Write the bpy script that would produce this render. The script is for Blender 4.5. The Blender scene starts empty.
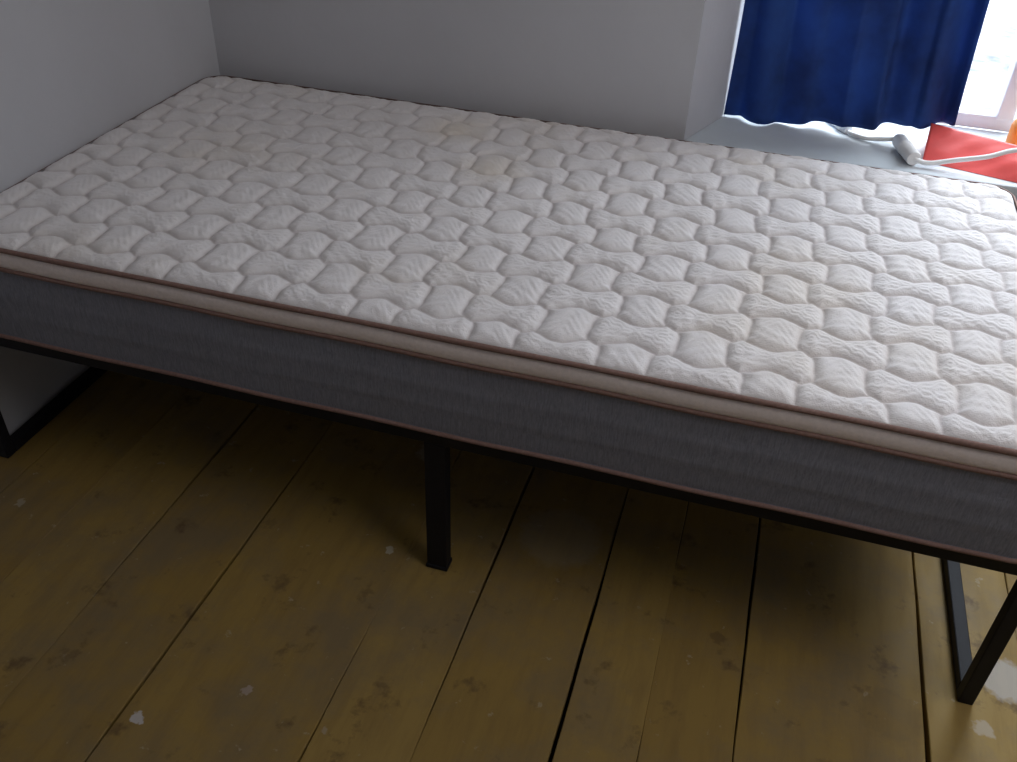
import bpy, bmesh, math, random
import numpy as np
from mathutils import Matrix, Vector
random.seed(3); rng=np.random.default_rng(5)
scn=bpy.context.scene
scn.view_settings.view_transform='Standard'
COL=bpy.context.collection
# ---------------------------------------------------------------- helpers
class NT:
    def __init__(s,name):
        s.m=bpy.data.materials.new(name); s.m.use_nodes=True; s.t=s.m.node_tree; s.b=s.t.nodes['Principled BSDF']
    def n(s,typ,**k):
        nd=s.t.nodes.new(typ)
        for a,v in k.items(): setattr(nd,'operation' if a=='op' else a,v)
        return nd
    def l(s,a,b): s.t.links.new(a,b)
    def math(s,op,a,b=None,clamp=False):
        nd=s.t.nodes.new('ShaderNodeMath'); nd.operation=op; nd.use_clamp=clamp
        for i,v in enumerate((a,b)):
            if v is None: continue
            if isinstance(v,(int,float)): nd.inputs[i].default_value=v
            else: s.l(v,nd.inputs[i])
        return nd.outputs[0]
    def coord(s): return s.n('ShaderNodeTexCoord').outputs['Object']
    def noise(s,vec,scale,detail=4,rough=.6,mapping=None):
        if mapping:
            mp=s.n('ShaderNodeMapping'); mp.inputs['Scale'].default_value=mapping; s.l(vec,mp.inputs['Vector']); vec=mp.outputs[0]
        nd=s.n('ShaderNodeTexNoise'); nd.inputs['Scale'].default_value=scale; nd.inputs['Detail'].default_value=detail; nd.inputs['Roughness'].default_value=rough
        s.l(vec,nd.inputs['Vector']); return nd.outputs['Fac']
    def ramp(s,fac,stops):
        r=s.n('ShaderNodeValToRGB'); e=r.color_ramp.elements
        e[0].position=stops[0][0]; e[0].color=(*stops[0][1],1); e[1].position=stops[-1][0]; e[1].color=(*stops[-1][1],1)
        for p,c in stops[1:-1]:
            x=e.new(p); x.color=(*c,1)
        s.l(fac,r.inputs[0]); return r.outputs[0]
    def mix(s,fac,a,b,blend='MIX'):
        m=s.n('ShaderNodeMix',data_type='RGBA',blend_type=blend)
        if isinstance(fac,(int,float)): m.inputs[0].default_value=fac
        else: s.l(fac,m.inputs[0])
        for i,v in ((6,a),(7,b)):
            if isinstance(v,tuple): m.inputs[i].default_value=(*v,1)
            else: s.l(v,m.inputs[i])
        return m.outputs[2]
    def bump(s,h,strength,dist):
        b=s.n('ShaderNodeBump'); b.inputs['Strength'].default_value=strength; b.inputs['Distance'].default_value=dist
        s.l(h,b.inputs['Height']); s.l(b.outputs[0],s.b.inputs['Normal'])
    def col(s,c):
        if isinstance(c,tuple): s.b.inputs['Base Color'].default_value=(*c,1)
        else: s.l(c,s.b.inputs['Base Color'])
    def set(s,rough=.6,spec=.4,metal=0,sheen=None):
        s.b.inputs['Roughness'].default_value=rough; s.b.inputs['Specular IOR Level'].default_value=spec; s.b.inputs['Metallic'].default_value=metal
        if sheen: s.b.inputs['Sheen Weight'].default_value=sheen
def simple(name,c,rough=.6,spec=.4,metal=0,var=.12,scale=30,bump=.1,bd=.002):
    t=NT(name); co=t.coord(); f=t.noise(co,scale)
    a=tuple(v*(1-var) for v in c); b=tuple(min(1,v*(1+var)) for v in c)
    t.col(t.ramp(f,[(.3,a),(.7,b)])); t.set(rough,spec,metal)
    if bump: t.bump(f,bump,bd)
    return t.m
def newobj(name,verts,faces,mats,fm=None,parent=None,smooth=False):
    me=bpy.data.meshes.new(name); me.from_pydata([tuple(v) for v in verts],[],[tuple(f) for f in faces])
    for m in (mats if isinstance(mats,list) else [mats]): me.materials.append(m)
    if fm is not None: me.polygons.foreach_set('material_index',fm)
    if smooth: me.polygons.foreach_set('use_smooth',[True]*len(me.polygons))
    me.update()
    o=bpy.data.objects.new(name,me); COL.objects.link(o)
    if parent: o.parent=parent
    return o
def empty(name,loc=(0,0,0)):
    o=bpy.data.objects.new(name,None); COL.objects.link(o); o.location=loc; o.empty_display_size=.1; return o
class Geo:
    def __init__(s): s.v=[]; s.f=[]; s.m=[]
    def box(s,a,b,mi=0):
        k=len(s.v)
        for z in (a[2],b[2]):
            s.v+=[(a[0],a[1],z),(b[0],a[1],z),(b[0],b[1],z),(a[0],b[1],z)]
        s.f+=[(k,k+3,k+2,k+1),(k+4,k+5,k+6,k+7),(k,k+1,k+5,k+4),(k+1,k+2,k+6,k+5),(k+2,k+3,k+7,k+6),(k+3,k,k+4,k+7)]; s.m+=[mi]*6
    def prism(s,poly,z0,z1,mi=0):
        k=len(s.v); n=len(poly)
        s.v+=[(x,y,z0) for x,y in poly]+[(x,y,z1) for x,y in poly]
        s.f.append(tuple(k+i for i in reversed(range(n)))); s.f.append(tuple(k+n+i for i in range(n)))
        for i in range(n): j=(i+1)%n; s.f.append((k+i,k+j,k+n+j,k+n+i))
        s.m+=[mi]*(n+2)
    def lathe(s,c,prof,n=24,mi=0):
        k=len(s.v)
        for r,h in prof:
            for i in range(n):
                a=2*math.pi*i/n; s.v.append((c[0]+r*math.cos(a),c[1]+r*math.sin(a),c[2]+h))
        for j in range(len(prof)-1):
            for i in range(n):
                i2=(i+1)%n; s.f.append((k+j*n+i,k+j*n+i2,k+(j+1)*n+i2,k+(j+1)*n+i)); s.m.append(mi)
    def tube(s,pts,r,n=10,mi=0):
        P=[Vector(p) for p in pts]; k=len(s.v)
        for i,p in enumerate(P):
            t=(P[min(i+1,len(P)-1)]-P[max(i-1,0)]).normalized()
            u=t.cross(Vector((0,0,1)));  u=u.normalized() if u.length>1e-4 else Vector((1,0,0)); w=t.cross(u).normalized()
            rr=r[i] if isinstance(r,(list,tuple)) else r
            for j in range(n):
                a=2*math.pi*j/n; s.v.append(tuple(p+u*rr*math.cos(a)+w*rr*math.sin(a)))
        for i in range(len(P)-1):
            for j in range(n):
                j2=(j+1)%n; s.f.append((k+i*n+j,k+i*n+j2,k+(i+1)*n+j2,k+(i+1)*n+j)); s.m.append(mi)
        s.f.append(tuple(k+j for j in reversed(range(n)))); s.f.append(tuple(k+(len(P)-1)*n+j for j in range(n))); s.m+=[mi]*2
    def obj(s,name,mats,parent=None,smooth=False,bevel=0,seg=2):
        o=newobj(name,s.v,s.f,mats,s.m,parent,smooth)
        if bevel:
            b=o.modifiers.new('b','BEVEL'); b.width=bevel; b.segments=seg; b.limit_method='ANGLE'
        return o
def spline(pts,n=12):
    P=[Vector(p) for p in pts]; out=[]
    for i in range(len(P)-1):
        p0,p1,p2,p3=P[max(i-1,0)],P[i],P[i+1],P[min(i+2,len(P)-1)]
        for k in range(n):
            t=k/n; out.append(0.5*((2*p1)+(-p0+p2)*t+(2*p0-5*p1+4*p2-p3)*t*t+(-p0+3*p1-3*p2+p3)*t**3))
    out.append(P[-1]); return out
# ---------------------------------------------------------------- dimensions (metres)
L,W,T,B=1.925,.941,.566,.3514
XW=-.006; YB=.9845; ZC=2.5; XR=3.3; YF=-2.8
# ---------------------------------------------------------------- materials
def wallmat(name,c):
    t=NT(name); co=t.coord(); f=t.noise(co,2.2,5); g=t.noise(co,90,3)
    t.col(t.ramp(f,[(.25,tuple(v*.93 for v in c)),(.75,tuple(min(1,v*1.04) for v in c))])); t.set(.85,.25)
    h=t.math('ADD',t.math('MULTIPLY',f,1.5),t.math('MULTIPLY',g,.1)); t.bump(h,.3,.012); return t.m
m_wall=wallmat('painted_plaster',(.55,.552,.575))
m_ceil=wallmat('ceiling_paint',(.7,.7,.7))
m_sill=simple('sill_paint',(.58,.63,.66),.45,.4,var=.05,scale=8,bump=.1)
m_frame=simple('window_paint',(.75,.77,.8),.4,.5,var=.04,scale=12)
m_steel=simple('black_steel',(.006,.006,.009),.6,.3,var=.2,scale=60,bump=.03)
m_wood=simple('slat_wood',(.16,.11,.06),.7,.2,var=.2,scale=14)
# floor
t=NT('ochre_painted_boards'); co=t.coord()
at=t.n('ShaderNodeAttribute',attribute_name='board').outputs['Fac']
base=t.ramp(at,[(0,(.29,.188,.050)),(.5,(.315,.207,.057)),(1,(.34,.228,.067))])
gr=t.noise(co,5,6,.65,mapping=(6,1,1)); base=t.mix(t.math('MULTIPLY',t.math('SUBTRACT',gr,.45,True),1.6,True),base,(.17,.105,.04))
pt=t.noise(co,3.3,6,.7); base=t.mix(t.ramp(pt,[(.45,(0,0,0)),(.64,(.75,.75,.75))]),base,(.20,.15,.085))
sp=t.noise(co,30,4,.65); base=t.mix(t.ramp(sp,[(.66,(0,0,0)),(.71,(.55,.55,.55))]),base,(.42,.36,.25))
dk=t.noise(co,11,5,.65); base=t.mix(t.ramp(dk,[(.31,(.75,.75,.75)),(.41,(0,0,0))]),base,(.11,.065,.03))
warp=t.n('ShaderNodeTexNoise'); warp.inputs['Scale'].default_value=70; warp.inputs['Detail'].default_value=4; t.l(co,warp.inputs['Vector'])
va=t.n('ShaderNodeVectorMath',operation='SCALE'); va.inputs['Scale'].default_value=.03; t.l(warp.outputs['Color'],va.inputs[0])
vb=t.n('ShaderNodeVectorMath',operation='ADD'); t.l(co,vb.inputs[0]); t.l(va.outputs[0],vb.inputs[1])
for x,y,r,st,c in [(.602,-.446,.012,.9,(.55,.52,.5)),(.746,-.343,.010,.5,(.5,.42,.4)),(.85,.029,.009,.8,(.5,.46,.36)),(.903,-.371,.009,.4,(.45,.4,.35)),(1.165,.17,.09,.2,(.4,.38,.34)),(.08,-.092,.014,.45,(.5,.46,.38)),(2.0,.085,.05,.4,(.62,.66,.72)),(1.95,-.03,.02,.3,(.6,.6,.6)),(.83,.33,.04,.4,(.5,.45,.38)),(1.62,-.36,.014,.6,(.1,.05,.03)),(1.45,-.30,.014,.5,(.12,.06,.03)),(1.5,.02,.016,.5,(.12,.07,.03)),(1.80,-.05,.06,.3,(.12,.08,.04)),(1.93,-.2,.05,.3,(.12,.08,.04))]:
    d=t.n('ShaderNodeVectorMath',operation='DISTANCE'); t.l(vb.outputs[0],d.inputs[0]); d.inputs[1].default_value=(x+.015,y+.015,.015)
    f=t.math('MULTIPLY',t.math('MULTIPLY',t.math('SUBTRACT',r,d.outputs['Value'],True),4/r,True),st)
    base=t.mix(f,base,c)
t.col(base); t.set(.6,.25)
t.l(t.ramp(gr,[(.3,(.5,)*3),(.7,(.7,)*3)]),t.b.inputs['Roughness'])
t.bump(t.math('ADD',t.math('MULTIPLY',gr,.5),t.math('MULTIPLY',pt,.6)),.3,.003); m_floor=t.m
m_dark=simple('board_gap_dirt',(.012,.009,.007),.95,.05,bump=0)
# quilt
t=NT('quilted_knit'); co=t.coord()
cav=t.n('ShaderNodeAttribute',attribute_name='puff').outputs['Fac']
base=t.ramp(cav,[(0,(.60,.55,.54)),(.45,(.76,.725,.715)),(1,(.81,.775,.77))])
st=t.noise(co,2.3,5,.65); base=t.mix(t.ramp(st,[(.50,(0,0,0)),(.70,(.4,.4,.4))]),base,(.70,.62,.52))
for x,y,r in [(.44,.66,.004),(.88,.42,.004),(1.02,.93,.007)]:
    d=t.n('ShaderNodeVectorMath',operation='DISTANCE'); t.l(co,d.inputs[0]); d.inputs[1].default_value=(x,y,T)
    base=t.mix(t.math('MULTIPLY',t.math('SUBTRACT',r*1.6,d.outputs['Value'],True),80,True),base,(.2,.15,.12))
for x,y,r in [(.72,.80,.11),(.86,.62,.10)]:
    d=t.n('ShaderNodeVectorMath',operation='DISTANCE'); t.l(co,d.inputs[0]); d.inputs[1].default_value=(x,y,T)
    base=t.mix(t.math('MULTIPLY',t.math('SUBTRACT',r,d.outputs['Value'],True),5,True),base,(.72,.62,.48))
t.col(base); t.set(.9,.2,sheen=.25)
w=t.noise(co,420,2,.5); w2=t.noise(co,130,3,.6)
t.bump(t.math('ADD',w,w2),.55,.0015); m_quilt=t.m
t=NT('grey_heather_ticking'); co=t.coord(); f=t.noise(co,60,4,.7,mapping=(7,7,.5)); g=t.noise(co,250,2)
t.col(t.ramp(f,[(.3,(.175,.178,.21)),(.7,(.285,.29,.335))])); t.set(.9,.15); t.bump(t.math('ADD',f,g),.3,.001); m_side=t.m
m_pipe=simple('brown_piping',(.24,.145,.12),.75,.3,var=.15,scale=200,bump=.3,bd=.001)
m_band=simple('beige_border',(.88,.78,.74),.9,.2,var=.06,scale=150,bump=.3,bd=.001)
# ---------------------------------------------------------------- room
gaps=[-.075,.02,.19,.375,.57,.886,1.055,1.268,1.40,1.55,1.855,2.03,2.2,2.37,2.55,2.72,2.9,3.08,3.3]
wide={1.268:.0040,1.855:.0048,1.055:.0026,.57:.0028,1.55:.0026,.375:.0028}
g=Geo(); bid=[]
for i in range(len(gaps)-1):
    a=gaps[i]+wide.get(gaps[i],.0014)*.6; b=gaps[i+1]-wide.get(gaps[i+1],.0014)*.6
    dz=random.uniform(-.0008,.0008); r=.0013
    k=len(g.v); prof=[(a,-.02),(a,-r+dz),(a+r,dz),(b-r,dz),(b,-r+dz),(b,-.02)]
    ys=np.linspace(YF,YB+.01,40)
    for y in ys:
        wob=.0014*math.sin(y*5+i*2.1)+.0006*math.sin(y*23+i)
        g.v+=[(x+wob,float(y),z) for x,z in prof]
    for j in range(len(ys)-1):
        for q in range(5): g.f.append((k+j*6+q+1,k+j*6+q,k+(j+1)*6+q,k+(j+1)*6+q+1)); g.m.append(0); bid.append((i*0.381)%1)
n0=len(g.f); g.box((XW-.1,YF-.1,-.1),(XR+.1,YB+.5,-.02),1); bid+=[0]*(len(g.f)-n0)
fl=g.obj('floor',[m_floor,m_dark])
at=fl.data.attributes.new('board','FLOAT','FACE'); at.data.foreach_set('value',bid)
# left wall: old plaster wall whose lower part is set slightly back
zs=[0,.30,.36,.42,.48,.54,ZC]; xs=[-.074,-.072,-.060,-.038,-.018,XW,XW]
v=[];f=[]
for z,x in zip(zs,xs): v+=[(x,YF-.12,z),(x,YB+.4,z),(XW-.17,YB+.4,z),(XW-.17,YF-.12,z)]
for j in range(len(zs)-1):
    for i in range(4): i2=(i+1)%4; f.append((j*4+i,j*4+i2,j*4+4+i2,j*4+4+i))
f.append((3,2,1,0)); k=(len(zs)-1)*4; f.append((k,k+1,k+2,k+3))
newobj('wall_left',v,f,m_wall)
g=Geo(); NL_,NR_=1.2204,2.62; ZS=.545; ZT=1.95
g.prism([(XW-.1,YB),(NL_,YB),(1.345,1.33),(1.345,1.40),(XW-.1,1.40)],0,ZC)
g.prism([(NR_,YB),(XR,YB),(XR,1.40),(2.5,1.40),(2.5,1.33)],0,ZC)
g.box((NL_,YB,0),(NR_,1.40,ZS-.03)); g.prism([(NL_,YB),(NR_,YB),(2.5,1.40),(1.345,1.40)],ZT,ZC)
g.obj('wall_back',m_wall)
g=Geo(); g.prism([(NL_,YB),(NR_,YB),(2.5,1.33),(1.345,1.33)],ZS-.03,ZS); g.obj('trim_sill',m_sill,bevel=.004)
g=Geo(); g.box((XR,YF-.12,0),(XR+.12,YB+.4,ZC)); g.obj('wall_right',m_wall)
g=Geo(); g.box((XW-.12,YF-.12,0),(XR+.12,YF,ZC)); g.obj('wall_front',m_wall)
g=Geo(); g.box((XW-.12,YF-.12,ZC),(XR+.12,1.4,ZC+.1)); g.obj('ceiling',m_ceil)
# window
we=empty('window_1',(0,0,0)); g=Geo()
x0,x1,z0,z1=1.345,2.5,ZS,ZT; y0,y1=1.33,1.38
g.box((x0,y0,z0),(x1,y1,z0+.035)); g.box((x0,y0,z1-.05),(x1,y1,z1)); g.box((x0,y0,z0),(x0+.05,y1,z1)); g.box((x1-.05,y0,z0),(x1,y1,z1))
g.box((1.935,y0-.008,z0+.03),(1.975,y1,z1-.03)); g.box((x0+.04,y0+.008,1.42),(x1-.04,y1-.008,1.45))
g.obj('window_frame',m_frame,we,bevel=.004)
t=NT('window_glass'); nt=t.t; tr=t.n('ShaderNodeBsdfTransparent'); gl=t.n('ShaderNodeBsdfGlossy'); gl.inputs['Roughness'].default_value=.02
mx=t.n('ShaderNodeMixShader'); mx.inputs[0].default_value=.05; t.l(tr.outputs[0],mx.inputs[1]); t.l(gl.outputs[0],mx.inputs[2]); t.l(mx.outputs[0],nt.nodes['Material Output'].inputs[0])
g=Geo(); g.box((x0+.04,1.353,z0+.03),(x1-.04,1.357,z1-.04)); g.obj('glass_pane',t.m,we)
t=NT('yard_snow'); co=t.coord(); f=t.noise(co,.9,6,.65); t.col(t.ramp(f,[(.36,(.30,.33,.35)),(.48,(.62,.66,.70)),(.6,(.9,.92,.95))])); t.set(.9,.1)
g=Geo(); g.box((-12,1.45,-3.1),(16,30,-3.0)); g.obj('yard_ground',t.m)
# ---------------------------------------------------------------- mattress
mt=empty('mattress',(0,0,0))
R=.052; DROP=.013; TOPE=T-DROP+.002
def rnd(px,py):
    X=np.array(px,float);Y=np.array(py,float)
    cx=np.clip(X,R,L-R);cy=np.clip(Y,R,W-R)
    u=(X-cx)/R; v=(Y-cy)/R
    return cx+R*u*np.sqrt(1-v*v/2), cy+R*v*np.sqrt(1-u*u/2)
nx,ny=860,430
X,Y=np.meshgrid(np.linspace(0,L,nx),np.linspace(0,W,ny),indexing='xy')
PX,PY=rnd(X,Y)
a_,b_=.104,.079
# quilting: wavy stitch lines giving waisted cloud-shaped panels interlocked with smaller onion motifs
QX=PX+.006*np.sin(PY*9+1)+.005*np.sin(PX*7)+.0025*np.sin(PY*27+PX*11)+.03; QY=PY+.005*np.sin(PX*8)+.003*np.sin(PY*11+2)+.0025*np.sin(PX*23+PY*13)+.02
def curves(U,V,a,b,amp,amp3=0):
    best=np.full(U.shape,9.)
    i0=np.round(V/b)
    cell=np.zeros(U.shape)
    for di in (-2,-1,0,1,2):
        i=i0+di; sg=np.where(np.mod(i,2)==0,1.,-1.)
        w=np.pi*U/a
        c=i*b-sg*(amp*np.sin(w)+amp3*np.sin(3*w)); sl=(amp*np.cos(w)+3*amp3*np.cos(3*w))*np.pi/a
        best=np.minimum(best,np.abs(V-c)/np.sqrt(1+sl*sl))
        cell=np.where(V>=c,np.maximum(cell,i+1000),cell)
    return best,cell
dh,ch=curves(QX,QY,a_,b_,.0175,-.0022)
dv_,cv=curves(QY,QX,b_,a_,-.0095,-.0018)
isov=np.mod(ch+cv,2)==0
S=np.where(isov,1,-1)*np.minimum(dh,dv_)
DEL=.0065
dring=np.abs(S-DEL)
iu=np.round(QX/a_); iv=np.round(QY/b_); du=QX-iu*a_; dv=QY-iv*b_
sg=np.where(np.mod(iu+iv,2)==0,1.,-1.)
ln_=math.hypot(a_,b_); ex=.0095*a_/ln_; ey=.0095*b_/ln_*sg
k=np.clip((du*ex+dv*ey)/(ex*ex+ey*ey),-1,1)
dtail=np.hypot(du-k*ex,dv-k*ey)
d=np.minimum(dring,dtail)
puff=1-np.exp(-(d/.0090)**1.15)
ux=QX-(np.floor(QX/a_)+.5)*a_; uy=QY-(np.floor(QY/b_)+.5)*b_
leaf=np.sin(2*np.pi*(np.abs(uy)*1.0-np.abs(ux)*.7+.003*np.sin(ux*300))/.0115)
leaf2=np.sin(2*np.pi*(np.abs(ux)*1.0+uy*.7)/.0125)
emb=np.where(~isov,leaf,.6*leaf2)*np.clip((d-.006)/.006,0,1)
e=np.minimum(np.minimum(PX,L-PX),np.minimum(PY,W-PY))
cxr=np.clip(PX,R,L-R);cyr=np.clip(PY,R,W-R); incor=((PX!=cxr)&(PY!=cyr))
e=np.where(incor,R-np.hypot(PX-cxr,PY-cyr),e); e=np.clip(e,0,None)
q=np.clip(e/.03,0,1); edge=np.sqrt(np.clip(1-(1-q)**2,0,1))
sag=.004*np.sin(PX*3.1+.6)*np.sin(PY*4.0)
wrk=.0009*np.sin(PX*110+5*np.sin(PY*40))*np.sin(PY*95+4*np.sin(PX*35))
amp_=1+.15*np.sin(PX*5+PY*3)
Z=TOPE+DROP*edge + edge*(.0085*amp_*(puff-.95)+.0006*emb+ sag + wrk)
verts=np.stack([PX,PY,Z],-1).reshape(-1,3)
idx=np.arange(nx*ny).reshape(ny,nx)
faces=np.stack([idx[:-1,:-1],idx[:-1,1:],idx[1:,1:],idx[1:,:-1]],-1).reshape(-1,4)
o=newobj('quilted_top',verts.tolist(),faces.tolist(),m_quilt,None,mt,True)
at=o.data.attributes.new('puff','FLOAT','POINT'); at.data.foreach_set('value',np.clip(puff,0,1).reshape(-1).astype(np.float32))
def outline(off,n=14):
    pts=[]
    def seg(p,q,m): return [(p[0]+(q[0]-p[0])*i/m,p[1]+(q[1]-p[1])*i/m) for i in range(m)]
    r=R+off
    C=[(L-R,R,-90),(L-R,W-R,0),(R,W-R,90),(R,R,180)]
    st=[((R,-off),(L-R,-off),90),((L+off,R),(L+off,W-R),40),((L-R,W+off),(R,W+off),90),((-off,W-R),(-off,R),40)]
    for k in range(4):
        pts+=seg(*st[k]); cx,cy,a0=C[k]
        for i in range(n):
            a=math.radians(a0+90*i/n); pts.append((cx+r*math.cos(a),cy+r*math.sin(a)))
    return pts
def sweep(name,prof,mats,fm):
    rows=[outline(o) for o,z in prof]; n=len(rows[0]); v=[]; f=[]; mi=[]
    for rI,(o_,z) in enumerate(prof):
        for i,(x,y) in enumerate(rows[rI]):
            v.append((x,y,z+.0010*math.sin(x*17+y*9)*(1 if rI>3 else 0)))
    for j in range(len(prof)-1):
        for i in range(n):
            i2=(i+1)%n; f.append((j*n+i,(j+1)*n+i,(j+1)*n+i2,j*n+i2)); mi.append(fm[j])
    return newobj(name,v,f,mats,mi,mt,True)
def pipe(z,r=.0055,off=0.001):
    return [(off+r*math.cos(a),z+r*math.sin(a)) for a in np.linspace(math.pi*.6,-math.pi*.6,8)]
zt=TOPE; prof=[];fm=[]
def add(pts,mi):
    for p in pts: prof.append(p); fm.append(mi)
add(pipe(zt,.0048,.002),0)
add([(.002,zt-.006),(.0045,zt-.013),(.0055,zt-.022),(.0045,zt-.032),(.003,zt-.036)],1); add(pipe(zt-.041,.0046,.002),0)
zl=zt-.041; zb=B+.006; N=10
add([(.004*math.sin(math.pi*i/N)+.0015*math.sin(i*2.2), zl-.006-(zl-.006-zb-.006)*i/N) for i in range(N+1)],2)
add(pipe(zb,.004),0)
add([(-.02,B)],2); add([(-.3,B)],2); add([(-.4,B)],2)
sweep('mattress_border',prof,[m_pipe,m_band,m_side],fm)
# ---------------------------------------------------------------- bed frame
bf=empty('bed_frame',(0,0,0)); g=Geo(); s=.025
fx0,fx1,fy0,fy1=-.062,1.936,.012,W-.004; zr0,zr1=.318,.3495
g.box((fx0,fy0,zr0),(fx1,fy0+s,zr1)); g.box((fx0,fy1-s,zr0),(fx1,fy1,zr1))
g.box((fx0,fy0+s,zr0),(fx0+s,fy1-s,zr1)); g.box((fx1-s,fy0+s,zr0),(fx1,fy1-s,zr1))
g.box((.955-.02,fy0+s,zr0),(.955+.02,fy1-s,zr0+.02)); g.box((fx0+s,W/2-.015,zr0),(fx1-s,W/2+.015,zr0+.018))
g.obj('side_rails',m_steel,bf,bevel=.002)
for nm,xa in (('leg_hoop_head',fx0),('leg_hoop_foot',fx1-s)):
    g=Geo(); g.box((xa,fy0,0),(xa+s,fy0+s,zr0)); g.box((xa,fy1-s,0),(xa+s,fy1,zr0)); g.box((xa,fy0+s,0),(xa+s,fy1-s,s))
    g.obj(nm,m_steel,bf,bevel=.002)
g=Geo()
for ya in (fy0,W/2-.015,fy1-s):
    g.box((.955-.020,ya,.004),(.955+.020,ya+.028,zr0)); g.box((.955-.022,ya-.002,0),(.955+.022,ya+.030,.010))
g.obj('centre_legs',m_steel,bf,bevel=.002)
g=Geo()
for i in range(12):
    x=.08+i*(1.76/11)
    if abs(x-.955)<.03: continue
    g.box((x-.03,fy0+s,zr1-.014),(x+.03,fy1-s,zr1))
g.obj('slats',m_wood,bf,bevel=.002)
# ---------------------------------------------------------------- curtain
t=NT('blue_curtain_cloth'); co=t.coord(); f=t.noise(co,300,2); f2=t.noise(co,6,4)
c=t.ramp(f2,[(.35,(.030,.055,.17)),(.65,(.042,.105,.33))]); t.col(c); t.set(.9,.1)
tl=t.n('ShaderNodeBsdfTranslucent'); t.l(c,tl.inputs[0]); mx=t.n('ShaderNodeMixShader'); mx.inputs[0].default_value=.35
t.l(t.b.outputs[0],mx.inputs[1]); t.l(tl.outputs[0],mx.inputs[2]); t.l(mx.outputs[0],t.t.nodes['Material Output'].inputs[0]); t.bump(f,.3,.001)
ce=empty('curtain',(0,0,0)); nu,nv=260,90; v=[];f=[]
for j in range(nv+1):
    h=j/nv
    for i in range(nu+1):
        u=i/nu
        zb=.549+.052*max(0,(u-.25)/.75)**1.2+.002*math.sin(u*19)
        z=zb+(1.86-zb)*h
        uu=u+.05*math.sin(u*6+1)+.02*h
        fold=.019*math.sin(uu*21+.9*math.sin(u*7)+.7*math.sin(h*3))+.009*math.sin(uu*47+1.3+2*h)+.006*math.sin(u*15-h*6)
        amp=.6+.4*math.cos(h*2.5)**2
        x=1.292+(u*.535)*(1-.07*math.sin(h*2.2))+.003*math.sin(h*9+u*5)+ .006*math.sin(u*42)
        x=max(x,1.290)
        v.append((x,1.165+fold*amp+.012*h,z))
for j in range(nv):
    for i in range(nu):
        k=j*(nu+1)+i; f.append((k,k+1,k+nu+2,k+nu+1))
o=newobj('cloth',v,f,t.m,None,ce,True); sm=o.modifiers.new('s','SOLIDIFY'); sm.thickness=.0016
g=Geo(); g.tube([(1.30,1.175,1.875),(2.52,1.175,1.875)],.010,16); g.obj('rod',m_frame,ce,True)
# ---------------------------------------------------------------- things on the sill
m_pl=simple('white_plastic',(.86,.86,.85),.4,.4,var=.02,bump=0)
m_red=simple('red_plastic_sheet',(.80,.10,.09),.4,.45,var=.10,scale=10,bump=.3,bd=.003)
g=Geo(); g.tube(spline([(1.545,1.235,ZS+.006),(1.59,1.17,ZS+.006),(1.63,1.142,ZS+.006),(1.675,1.135,ZS+.012),(1.702,1.132,ZS+.018)]),.005,10)
g.tube([(1.573,1.195,ZS+.009),(1.592,1.172,ZS+.009)],.011,12)
A=Vector((1.702,1.135,ZS+.0175)); Bv=Vector((1.733,1.020,ZS+.0175))
P=[A.lerp(Bv,u) for u in (0,.01,.06,.08,.10,.42,.43,.46,.47,.97,1)]
g.tube(P,[.006,.0125,.0135,.0150,.0165,.0165,.0174,.0174,.0165,.0165,.0150],28)
so=g.obj('lamp_socket_cord',m_pl,None,False)
so.data.polygons.foreach_set('use_smooth',[True]*len(so.data.polygons)); so.modifiers.new('e','EDGE_SPLIT').split_angle=math.radians(40)
v=[];f=[]; nu,nv=50,24
A0=Vector((1.757,1.058,ZS+.001)); A1=Vector((2.03,.987,ZS+.001)); B0=Vector((1.766,1.155,ZS+.058)); B1=Vector((2.07,1.04,ZS+.054))
for j in range(nv+1):
    tt=j/nv
    for i in range(nu+1):
        u=i/nu; p=A0.lerp(A1,u).lerp(B0.lerp(B1,u),tt)
        bul=.002*math.sin(math.pi*tt); w_=.0012*math.sin(u*9+tt*5)*math.sin(math.pi*tt)+.0008*math.sin(u*31-tt*11)*math.sin(math.pi*tt)
        v.append((p.x,p.y,p.z+bul+w_))
k0=len(v)
for i in range(nu+1):
    u=i/nu; p=B0.lerp(B1,u)+Vector((.01,.035,-.0)); v.append((p.x,p.y,ZS+.001))
for j in range(nv):
    for i in range(nu):
        k=j*(nu+1)+i; f.append((k,k+1,k+nu+2,k+nu+1))
for i in range(nu): f.append((nv*(nu+1)+i,nv*(nu+1)+i+1,k0+i+1,k0+i))
ln=[j*(nu+1) for j in range(nv+1)]+[k0]; f.append(tuple(ln))
rn=[j*(nu+1)+nu for j in range(nv+1)]+[k0+nu]; f.append(tuple(reversed(rn)))
newobj('red_plastic_bag',v,f,m_red,None,None,True)
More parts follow.
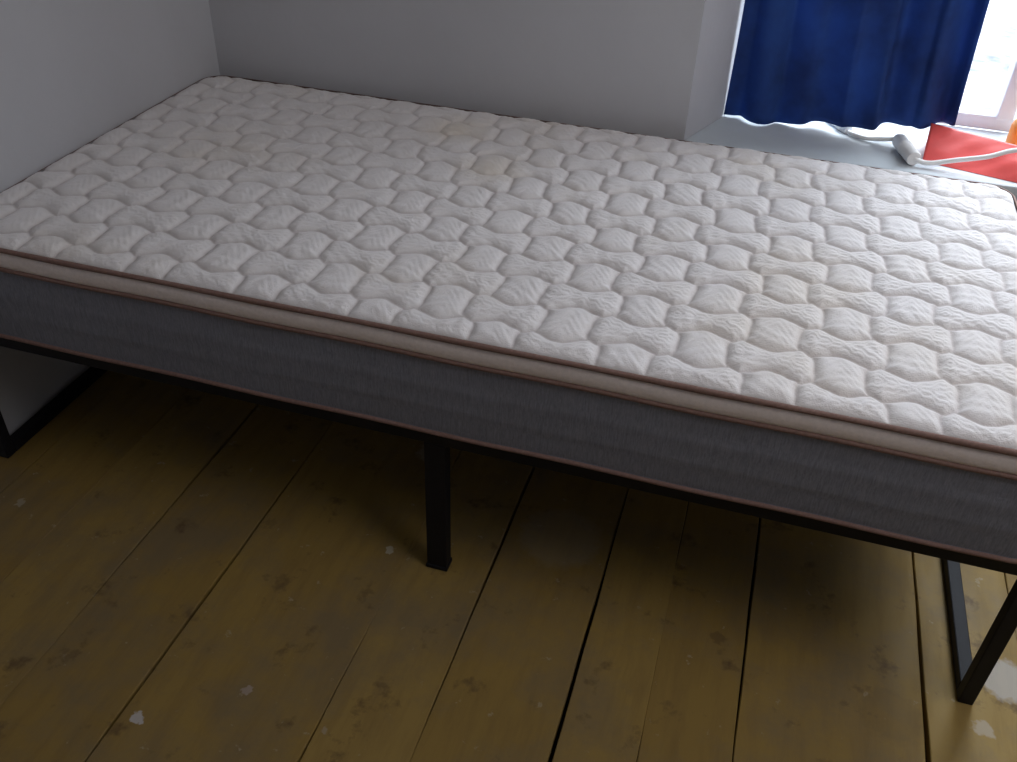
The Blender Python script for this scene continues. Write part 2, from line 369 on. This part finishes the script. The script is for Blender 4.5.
g=Geo(); g.tube(spline([(1.733,1.022,ZS+.017),(1.765,1.022,ZS+.012),(1.82,1.03,ZS+.024),(1.88,1.028,ZS+.042),(1.94,1.04,ZS+.062),(2.03,1.04,ZS+.067),(2.11,1.06,ZS+.03),(2.2,1.09,ZS+.006)]),.0055,10)
g.obj('white_cable',m_pl,None,True)
m_or=simple('orange_plastic',(.72,.27,.03),.35,.5,var=.05,bump=0)
g=Geo(); g.lathe((1.977,1.225,ZS),[(0,0),(.024,0),(.026,.004),(.026,.055),(.022,.066),(.012,.072),(.012,.088),(.0,.088)],28); g.obj('orange_bottle',m_or,None,True)
# ---------------------------------------------------------------- light
w=bpy.data.worlds.new('overcast'); scn.world=w; w.use_nodes=True
bg=w.node_tree.nodes['Background']; bg.inputs[0].default_value=(.84,.91,1,1); bg.inputs[1].default_value=2.9
def area(name,loc,target,size,sy,power,col):
    ld=bpy.data.lights.new(name,'AREA'); ld.shape='RECTANGLE'; ld.size=size; ld.size_y=sy; ld.energy=power; ld.color=col
    o=bpy.data.objects.new(name,ld); COL.objects.link(o); o.location=loc
    o.rotation_euler=(Vector(target)-Vector(loc)).to_track_quat('-Z','Y').to_euler(); return o
area('daylight_outside',(2.35,1.95,1.85),(1.3,.2,.5),1.5,1.2,84,(.82,.91,1))
area('fill_upper_right',(2.5,-.25,2.25),(.75,.6,.4),1.3,1.2,16.5,(1,.965,.97))  # added soft fill inside the room below the ceiling; no window there
# ---------------------------------------------------------------- camera
C=(1.3972,-1.1248,1.3647); yaw,pit,rol=.2684,.6393,.0409
fw=np.array([-math.sin(yaw)*math.cos(pit),math.cos(yaw)*math.cos(pit),-math.sin(pit)])
rt=np.array([math.cos(yaw),math.sin(yaw),0.]); up=np.cross(rt,fw)
rt,up=rt*math.cos(rol)+up*math.sin(rol),-rt*math.sin(rol)+up*math.cos(rol)
cd=bpy.data.cameras.new('camera'); cam=bpy.data.objects.new('camera',cd); COL.objects.link(cam)
cam.matrix_world=Matrix(((rt[0],up[0],-fw[0],C[0]),(rt[1],up[1],-fw[1],C[1]),(rt[2],up[2],-fw[2],C[2]),(0,0,0,1)))
cd.sensor_width=36; cd.lens=36*917.64/1017; cd.clip_start=.02
scn.camera=cam
